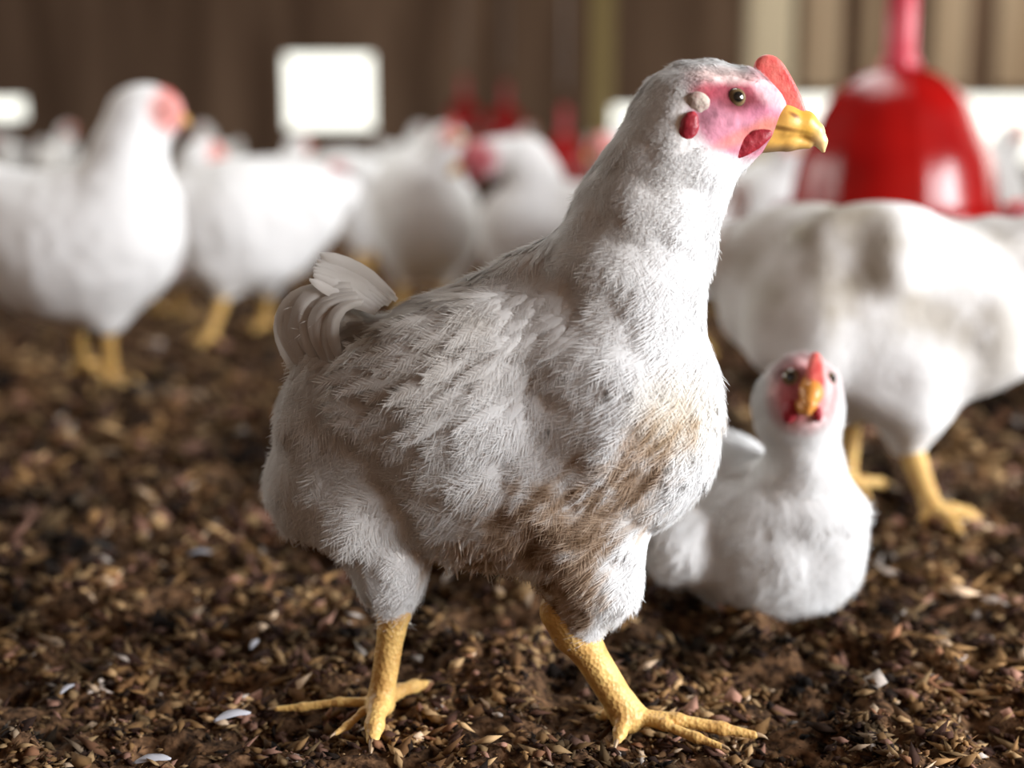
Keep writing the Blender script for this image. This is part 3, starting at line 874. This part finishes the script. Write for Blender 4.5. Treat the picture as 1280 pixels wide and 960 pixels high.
main_hen, FR, MB_, MC, MO = build_hen(0.95, 'white hen with a mud-stained breast standing tall in the foreground, in sharp focus', main_prims,
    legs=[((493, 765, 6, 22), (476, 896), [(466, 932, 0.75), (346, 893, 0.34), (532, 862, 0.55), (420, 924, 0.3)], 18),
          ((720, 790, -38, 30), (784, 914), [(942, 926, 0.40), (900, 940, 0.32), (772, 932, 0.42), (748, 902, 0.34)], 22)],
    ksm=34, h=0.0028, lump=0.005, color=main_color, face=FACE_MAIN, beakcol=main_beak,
    comb=([(1012, 148), (1003, 122), (990, 97), (978, 76), (966, 67), (952, 67), (941, 77), (941, 94), (948, 106), (958, 112), (966, 120), (976, 134), (986, 150), (998, 156)], -30, 8),
    beak=[('c', [(956, 160, -30, 23), (980, 154, -30, 22), (1005, 156, -30, 16), (1018, 165, -30, 11.5), (1026, 177, -30, 7.5), (1029, 188, -30, 3)]),
          ('c', [(948, 172, -30, 19), (985, 176, -30, 12), (1010, 180, -30, 6)])],
    wattle=[((930, 182), (36, 12, 7), 26, 3)],
    lobe=[((875, 133), (14, 18, 7), 28, 4.6)],
    eyes=[(922, 121, 12.5)],
    plume=dict(n=15000, size=main_size, guides=main_guides, lift=0.10, R=0.09, barbs=10), tail=tails, hleg=0.0013)
# red ear patch under the lobe
q = hit(MB_, 861, 160); c0 = q[0]; r0 = np.array([11, 6, 20]) * FR.u; R0 = rot2(-12)
v, f = surface_nets(lambda P: sd_ell(P, c0, r0, R0) + 0.001 * (fbm(P, 300, 2, 3) - 0.5), c0 - 0.014, c0 + 0.014, 0.0008)
mesh_obj('ear_flap', v, f, M['wattle'], main_hen, MO)
# folded wing: long coverts laid back over the near flank
wr = np.random.default_rng(5)
wP, wN, wD, wL, wW = [], [], [], [], []
for row, (x0, y0, x1, y1, n_, Lp, Wp) in enumerate([(600, 530, 400, 500, 22, 60, 15), (650, 500, 430, 462, 26, 62, 16), (695, 465, 450, 425, 30, 58, 16), (725, 425, 490, 392, 30, 52, 15), (740, 390, 530, 366, 26, 42, 13)]):
    for i in range(n_):
        f = (i + 0.5) / n_
        px = x0 + (x1 - x0) * (1 - f) + wr.normal() * 9; py = y0 + (y1 - y0) * (1 - f) + wr.normal() * 9
        if px < 440: continue
        ang = math.radians(198 + 22 * (px - 450) / 270 + wr.normal() * 8)
        a = hit(MB_, px, py)
        if a is None: continue
        d = np.array([math.cos(ang), 0.15, math.sin(ang)]); d -= (d @ a[1]) * a[1]; d /= np.linalg.norm(d)
        wP.append(a[0] + a[1] * 0.0012); wN.append(a[1]); wD.append(d)
        wL.append(Lp * FR.u * (0.8 + 0.4 * wr.random())); wW.append(Wp * FR.u * (0.8 + 0.4 * wr.random()))
wv, wf = feather_arrays(np.array(wP), np.array(wN), np.array(wD), np.array(wL), np.array(wW), 0.13, np.full(len(wP), 0.13), rows=7, barbs=16, seed=6, frizz=0.7)
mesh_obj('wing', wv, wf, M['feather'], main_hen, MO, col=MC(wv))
# wispy down hanging from the belly between the thighs
wd = []
for i in range(420):
    px = 545 + 165 * wr.random(); py = 655 + 52 * wr.random() + 10 * math.sin((px - 545) / 165 * math.pi)
    q = hit(MB_, px, py)
    if q is None: continue
    d = np.array([-0.25 + 0.5 * wr.normal() * 0.5, -0.12 * wr.random(), -1.0]); d -= (d @ q[1]) * q[1] * 0.7; d /= np.linalg.norm(d)
    L_ = (22 + 22 * wr.random()) * FR.u
    p0 = q[0] - q[1] * 0.001; p2 = p0 + d * L_; p1 = p0 + d * L_ * 0.5 + q[1] * 0.0012
    wd.append(long_feather(p0, p1, p2, (1.6 + 3.0 * wr.random() ** 2) * FR.u, q[1] + 0.3 * wr.normal(size=3), seg=5, cols=3, tipf=0.9))
wv, wf = merge(wd)
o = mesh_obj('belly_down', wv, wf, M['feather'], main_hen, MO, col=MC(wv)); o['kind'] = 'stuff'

# ------------------------------------------------------------------ the hen sitting behind, facing us
def sit_color(P, x, y, c):
    return c * (0.94 + 0.10 * fbm(P, 60, 2, 4))[:, None]
sit_prims = [
    ('e', (950, 672, 40), (116, 98, 110)),
    ('e', (974, 694, -10), (82, 92, 76)),
    ('e', (1030, 668, -15), (52, 80, 58)),
    ('e', (848, 680, -8), (40, 44, 44)),
    ('e', (905, 610, 90), (66, 66, 90)),
    ('e', (918, 580, 120), (44, 34, 66)),
    ('c', [(1000, 620, -5, 60), (1006, 575, -10, 40), (1003, 530, -14, 42)]),
    ('e', (996, 502, -16), (54, 52, 48)),
    ('e', (1006, 485, -45), (34, 34, 34)),
]
sit_guides = [(1000, 560, 0, 1), (980, 650, 0, 1), (1050, 660, 0.3, 1), (860, 650, -0.5, 0.8), (900, 600, -1, 0.4), (930, 700, -0.2, 1), (990, 470, -0.3, -1), (950, 500, -1, 0.5), (1045, 500, 1, 0.4)]
def sit_size(x, y):
    hd = ell_mask(x, y, 995, 500, 60, 60, 0, 0.3)
    face = ell_mask(x, y, 1003, 492, 36, 42, 0, 0.1)
    return (1 + 3 * hd) * (1 - face), 0.020 * (1 - 0.6 * hd), 0.010 * (1 - 0.5 * hd)
build_hen(1.17, 'small white hen sitting on the litter and facing us behind the foreground hen', sit_prims, legs=(), ksm=30, h=0.004, lump=0.004, color=sit_color,
    face=[((1004, 490, 40, 46, 0, 0.3), np.array(lin(205, 150, 150))), ((990, 500, 22, 30, 10, 0.5), np.array(lin(170, 70, 78)), 0.75), ((988, 471, 16, 14, 0, 0.5), np.array(lin(110, 56, 60)), 0.8)],
    comb=([(1012, 500), (1008, 478), (1008, 458), (1013, 442), (1020, 438), (1027, 444), (1030, 460), (1030, 480), (1026, 500)], -78, 9),
    beak=[('c', [(1014, 480, -66, 15), (1014, 492, -92, 13), (1012, 506, -108, 8), (1010, 514, -114, 3.5)]), ('c', [(1004, 504, -66, 14), (1008, 512, -92, 8)])], beakcol=lambda P, x, y, c: c * np.array([0.85, 0.62, 0.5]),
    wattle=[((988, 513), (9, 17, 8), -12, 0), ((1022, 517), (6, 11, 7), 8, 0)],
    eyes=[(988, 470, 12), (1040, 472, 9)], plume=dict(n=5000, size=sit_size, guides=sit_guides, lift=0.07, R=0.09, barbs=6), base=at(965, 700, 1.17) * np.array([1, 1, 0]))

# ------------------------------------------------------------------ the large hen on the right
def big_color(P, x, y, c):
    bl = fbm(P, 22, 3, 14)
    k = np.clip(0.75 * ell_mask(x, y, 1010, 330, 110, 90, 0, 0.6) + 0.5 * ell_mask(x, y, 1130, 390, 90, 50, 20, 0.6) + 0.5 * ell_mask(x, y, 1250, 430, 70, 80, 0, 0.6) + 0.6 * ell_mask(x, y, 1180, 290, 160, 30, 8, 0.6) , 0, 0.8) * np.clip(bl * 2.4 - 0.5, 0, 1)
    return c * (1 - k[:, None]) + np.array(lin(150, 138, 116)) * k[:, None]
big_prims = [
    ('e', (1100, 390, 0), (185, 130, 125), -4),
    ('e', (1210, 385, -20), (115, 100, 105)),
    ('e', (985, 350, 30), (100, 85, 95), 10),
    ('e', (1045, 420, -60), (120, 80, 60), -8),
    ('e', (1130, 330, -70), (120, 62, 45), -14),
    ('c', [(905, 330, 50, 40), (872, 300, 55, 22), (850, 280, 60, 10)]),
    ('c', [(1290, 340, -20, 80), (1345, 300, -30, 52), (1385, 225, -30, 38), (1400, 160, -30, 34)]),
    ('e', (1412, 140, -30), (42, 32, 28)),
    ('c', [(1130, 455, -45, 78), (1143, 520, -45, 46), (1140, 556, -45, 24)]),
    ('c', [(1040, 450, 40, 64), (1064, 505, 40, 28)]),
]
build_hen(1.52, 'large white hen behind the sitting hen, its head beyond the right edge of the picture', big_prims,
    legs=[((1140, 566, -45, 15), (1166, 655), [(1222, 655, 0.7), (1200, 672, 0.6), (1150, 660, 0.5)], 14), ((1064, 515, 40, 14), (1058, 618), [(1112, 612, 0.6), (1085, 630, 0.6), (1035, 612, 0.5)], 13)],
    ksm=30, h=0.005, lump=0.034, lump_s=13, color=big_color, face=[((1425, 142, 26, 26, 0, 0.3), PINK)],
    comb=([(1455, 128), (1440, 100), (1420, 92), (1400, 98), (1405, 115), (1430, 130)], -30, 5), beak=[('c', [(1445, 145, -30, 12), (1462, 148, -30, 8), (1474, 158, -30, 3)])],
    eyes=[(1425, 135, 7)], hleg=0.0022)

# ------------------------------------------------------------------ the hen standing at the left
left_prims = [
    ('e', (100, 305, 0), (112, 92, 90)),
    ('e', (155, 285, -10), (72, 88, 74)),
    ('e', (30, 300, 10), (70, 78, 70)),
    ('e', (95, 350, 0), (85, 52, 62)),
    ('c', [(20, 262, 10, 48), (-22, 226, 14, 22), (-40, 200, 14, 8)]),
    ('c', [(160, 235, -10, 52), (162, 190, -10, 38), (172, 150, -10, 33)]),
    ('e', (183, 141, -10), (34, 29, 25)),
    ('e', (205, 142, -10), (20, 19, 16)),
    ('c', [(128, 350, -25, 46), (133, 398, -25, 20)]),
    ('c', [(96, 350, 30, 42), (96, 398, 30, 18)]),
]
LH, _, _, _, LO = build_hen(2.2, 'white hen standing side-on at the left edge with its neck raised', left_prims,
    legs=[((133, 412, -25, 10), (140, 484), [(178, 486, 0.7), (160, 496, 0.7), (112, 496, 0.6)], 9.5), ((96, 410, 30, 10), (104, 466), [(140, 466, 0.7), (128, 474, 0.6), (84, 468, 0.5)], 9)],
    ksm=28, h=0.006, lump=0.006, face=[((213, 138, 26, 28, 0, 0.3), np.array(lin(218, 148, 142)))],
    comb=([(228, 142), (222, 122), (212, 110), (196, 106), (184, 112), (192, 124), (206, 132)], -10, 6), beak=[('c', [(216, 146, -10, 9), (228, 149, -10, 6), (236, 155, -10, 2.5)])],
    wattle=[((214, 160), (7, 10, 4), 0, 0, 1)], eyes=[(203, 137, 4.5)], hleg=0.003)

# ------------------------------------------------------------------ the hen with its neck arched, facing left
arch_prims = [
    ('e', (666, 292, 0), (64, 56, 60)),
    ('e', (645, 282, -10), (42, 48, 44)),
    ('e', (690, 270, 10), (42, 44, 40)),
    ('c', [(700, 262, 10, 30), (730, 246, 14, 14), (744, 236, 14, 5)]),
    ('c', [(664, 258, -15, 38), (670, 224, -18, 28), (656, 198, -18, 23), (628, 192, -18, 20)]),
    ('e', (600, 200, -18), (26, 22, 20)),
    ('c', [(640, 330, -20, 30), (642, 362, -20, 12)]),
    ('c', [(665, 330, 20, 30), (668, 358, 20, 12)]),
]
AH, _, _, _, AO = build_hen(2.9, 'white hen with arched neck and pink face turned left before the small drinker', arch_prims,
    legs=[((642, 368, -20, 7), (638, 412), [(610, 414, 0.7), (622, 422, 0.7), (655, 414, 0.6)], 6.5), ((668, 364, 20, 7), (668, 402), [(640, 402, 0.7), (652, 410, 0.7), (684, 402, 0.6)], 6.5)],
    ksm=20, h=0.007, lump=0.006, face=[((594, 200, 28, 26, 0, 0.35), np.array(lin(186, 96, 104)))],
    comb=([(574, 194), (580, 180), (592, 172), (606, 176), (606, 186), (590, 190)], -18, 5), beak=[('c', [(580, 206, -18, 8), (570, 211, -18, 6), (563, 217, -18, 3)])],
    wattle=[((590, 222), (9, 9, 4), 0, 0, 1)], eyes=[(594, 197, 4)], hleg=0.003)

# ------------------------------------------------------------------ the grey-lit hen behind, with lowered head
low_prims = [
    ('e', (300, 275, 0), (86, 76, 74)),
    ('e', (355, 265, 10), (70, 66, 60)),
    ('e', (255, 285, -5), (50, 58, 52)),
    ('e', (310, 320, 0), (70, 40, 52)),
    ('c', [(395, 250, 10, 40), (425, 240, 14, 18), (440, 232, 14, 6)]),
    ('c', [(250, 270, -10, 42), (222, 262, -20, 28), (210, 290, -26, 20), (206, 315, -28, 17)]),
    ('e', (205, 325, -28), (19, 20, 16)),
    ('c', [(275, 335, -20, 30), (280, 362, -20, 13)]),
    ('c', [(330, 335, 20, 30), (334, 360, 20, 13)]),
]
GH, _, _, _, GO = build_hen(2.75, 'white hen bending down between the left hen and the bright square window', low_prims,
    legs=[((280, 372, -20, 8), (262, 430), [(236, 430, 0.7), (250, 440, 0.7), (278, 434, 0.6)], 7), ((334, 368, 20, 8), (330, 412), [(306, 412, 0.7), (316, 420, 0.7), (344, 414, 0.6)], 7)],
    ksm=24, h=0.007, lump=0.008, face=[((205, 330, 18, 18, 0, 0.35), np.array(lin(218, 148, 142)))],
    comb=([(190, 322), (186, 334), (190, 344), (198, 342), (200, 326)], -30, 4), beak=[('c', [(203, 342, -28, 7), (201, 352, -29, 5), (199, 360, -29, 2)])], eyes=[(204, 328, 3.5)], hleg=0.003)

# ------------------------------------------------------------------ the round hen with its back to the window, facing us
fac_prims = [
    ('e', (530, 268, 0), (66, 74, 70)),
    ('e', (520, 245, 10), (54, 52, 60)),
    ('e', (555, 290, -20), (42, 48, 40)),
    ('c', [(540, 222, -25, 32), (553, 196, -28, 18), (557, 180, -28, 15)]),
    ('e', (559, 173, -30), (18, 16, 17)),
    ('c', [(510, 320, -10, 28), (506, 350, -10, 12)]),
    ('c', [(552, 322, 0, 28), (556, 350, 0, 12)]),
]
FH, _, _, _, FO = build_hen(3.2, 'round bright white hen standing just left of the arched-neck hen', fac_prims,
    legs=[((506, 356, -10, 7), (504, 392), [(494, 400, 0.7), (512, 402, 0.7), (506, 386, 0.5)], 6.5), ((556, 356, 0, 7), (558, 388), [(548, 396, 0.7), (568, 398, 0.7), (560, 382, 0.5)], 6.5)],
    ksm=22, h=0.007, lump=0.006, face=[((562, 170, 12, 12, 0, 0.4), np.array(lin(218, 148, 142)))],
    comb=([(556, 160), (560, 148), (568, 146), (574, 154), (572, 164)], -42, 4), beak=[('c', [(570, 172, -44, 6), (578, 175, -50, 3)])], eyes=[(562, 166, 3)], hleg=0.003)

# ------------------------------------------------------------------ the rest of the flock, copies of those hens
def flock(src, px, py_top_z, Y, rz, s_, label, group='flock standing back in the barn'):
    """px = where its feet stand across the picture, Y = how far back."""
    e = copy_tree(src)
    if Y > 4: s_ *= 0.88
    p = at(px, 300, Y)
    e.location = (p[0], Y, 0.0); e.rotation_euler = (0, 0, math.radians(rz)); e.scale = (s_, s_, s_)
    e['label'] = label; e['group'] = group
    return e
flock(LH, 205, 0, 3.0, 6, 0.80, 'white hen whose pale head shows just right of the left hen neck')
flock(AH, 455, 0, 3.9, 10, 0.80, 'white hen with a red comb just below the bright square window')
flock(LH, 338, 0, 4.6, 20, 0.86, 'pinkish blurred hen rising behind the bending hen back')
flock(GH, 880, 0, 5.4, 150, 0.95, 'far hen glimpsed under the foreground hen beak')
flock(AH, 14, 0, 8.4, 0, 0.95, 'blurred hen below the small bright opening at the far left')
flock(LH, 88, 0, 7.6, -30, 0.92, 'small blurred hen in the distance left of the left hen head')
flock(FH, 652, 0, 8.4, 0, 1.02, 'pale round-headed hen beside the small bright red drinker')
flock(LH, 752, 0, 8.6, 40, 0.95, 'pale distant hen right of the small bright red drinker')
flock(FH, 948, 0, 3.1, -30, 0.95, 'white hen standing between the beak and the large red drinker')
flock(LH, 850, 0, 2.5, -160, 0.85, 'mostly hidden hen showing a yellow leg right of the foreground breast')
flock(AH, 1338, 0, 1.98, 0, 0.82, 'hen with red face poking in at the right edge above the large hen back')
flock(FH, 1252, 0, 4.0, 10, 0.98, 'white hen blurred right of the large red drinker')
flock(LH, 1215, 0, 6.4, 170, 0.94, 'small distant hen under the long bright opening at the right')
flock(GH, 420, 0, 5.6, 0, 0.95, 'distant hen below the right side of the bright square window')
flock(LH, 270, 0, 7.4, 160, 0.92, 'far hen left of the bright square window')
flock(LH, 500, 0, 7.6, 30, 0.92, 'far hen right of the bright square window')
flock(AH, 180, 0, 8.2, 0, 0.94, 'farthest blurred hen behind the left hen head')
flock(AH, 800, 0, 9.2, 60, 0.94, 'farthest blurred hen behind the foreground hen nape')

# ------------------------------------------------------------------ shed down feathers on the litter
def down(px, py, ang, L_, label, w_=0.3):
    p = gnd(px, py, 0.008); d = np.array([math.cos(math.radians(ang)), math.sin(math.radians(ang)), 0.05])
    v, f = long_feather(p - d * L_ / 2, p + np.array([0, 0, L_ * 0.25]), p + d * L_ / 2, L_ * w_, np.array([0.1, -0.3, 1.0]), seg=10, cols=7, cup=0.15, g=rng)
    o = mesh_obj('down_feather', v, f, M['down'], None, p)
    sd = o.modifiers.new('thickness', 'SOLIDIFY'); sd.thickness = 0.0003
    thing(o, label, 'feather', 'shed feathers lying on the litter')
down(290, 897, 25, 0.026, 'shed white feather lying left of the foreground hen left foot')
down(84, 862, 70, 0.016, 'shed white feather near the lower left corner')
down(190, 952, 10, 0.024, 'shed white feather at the bottom edge of the picture')
down(318, 806, 80, 0.018, 'curled pale feather on the litter behind the left foot')
down(250, 692, 5, 0.022, 'pale feather lying under the rear of the foreground hen')
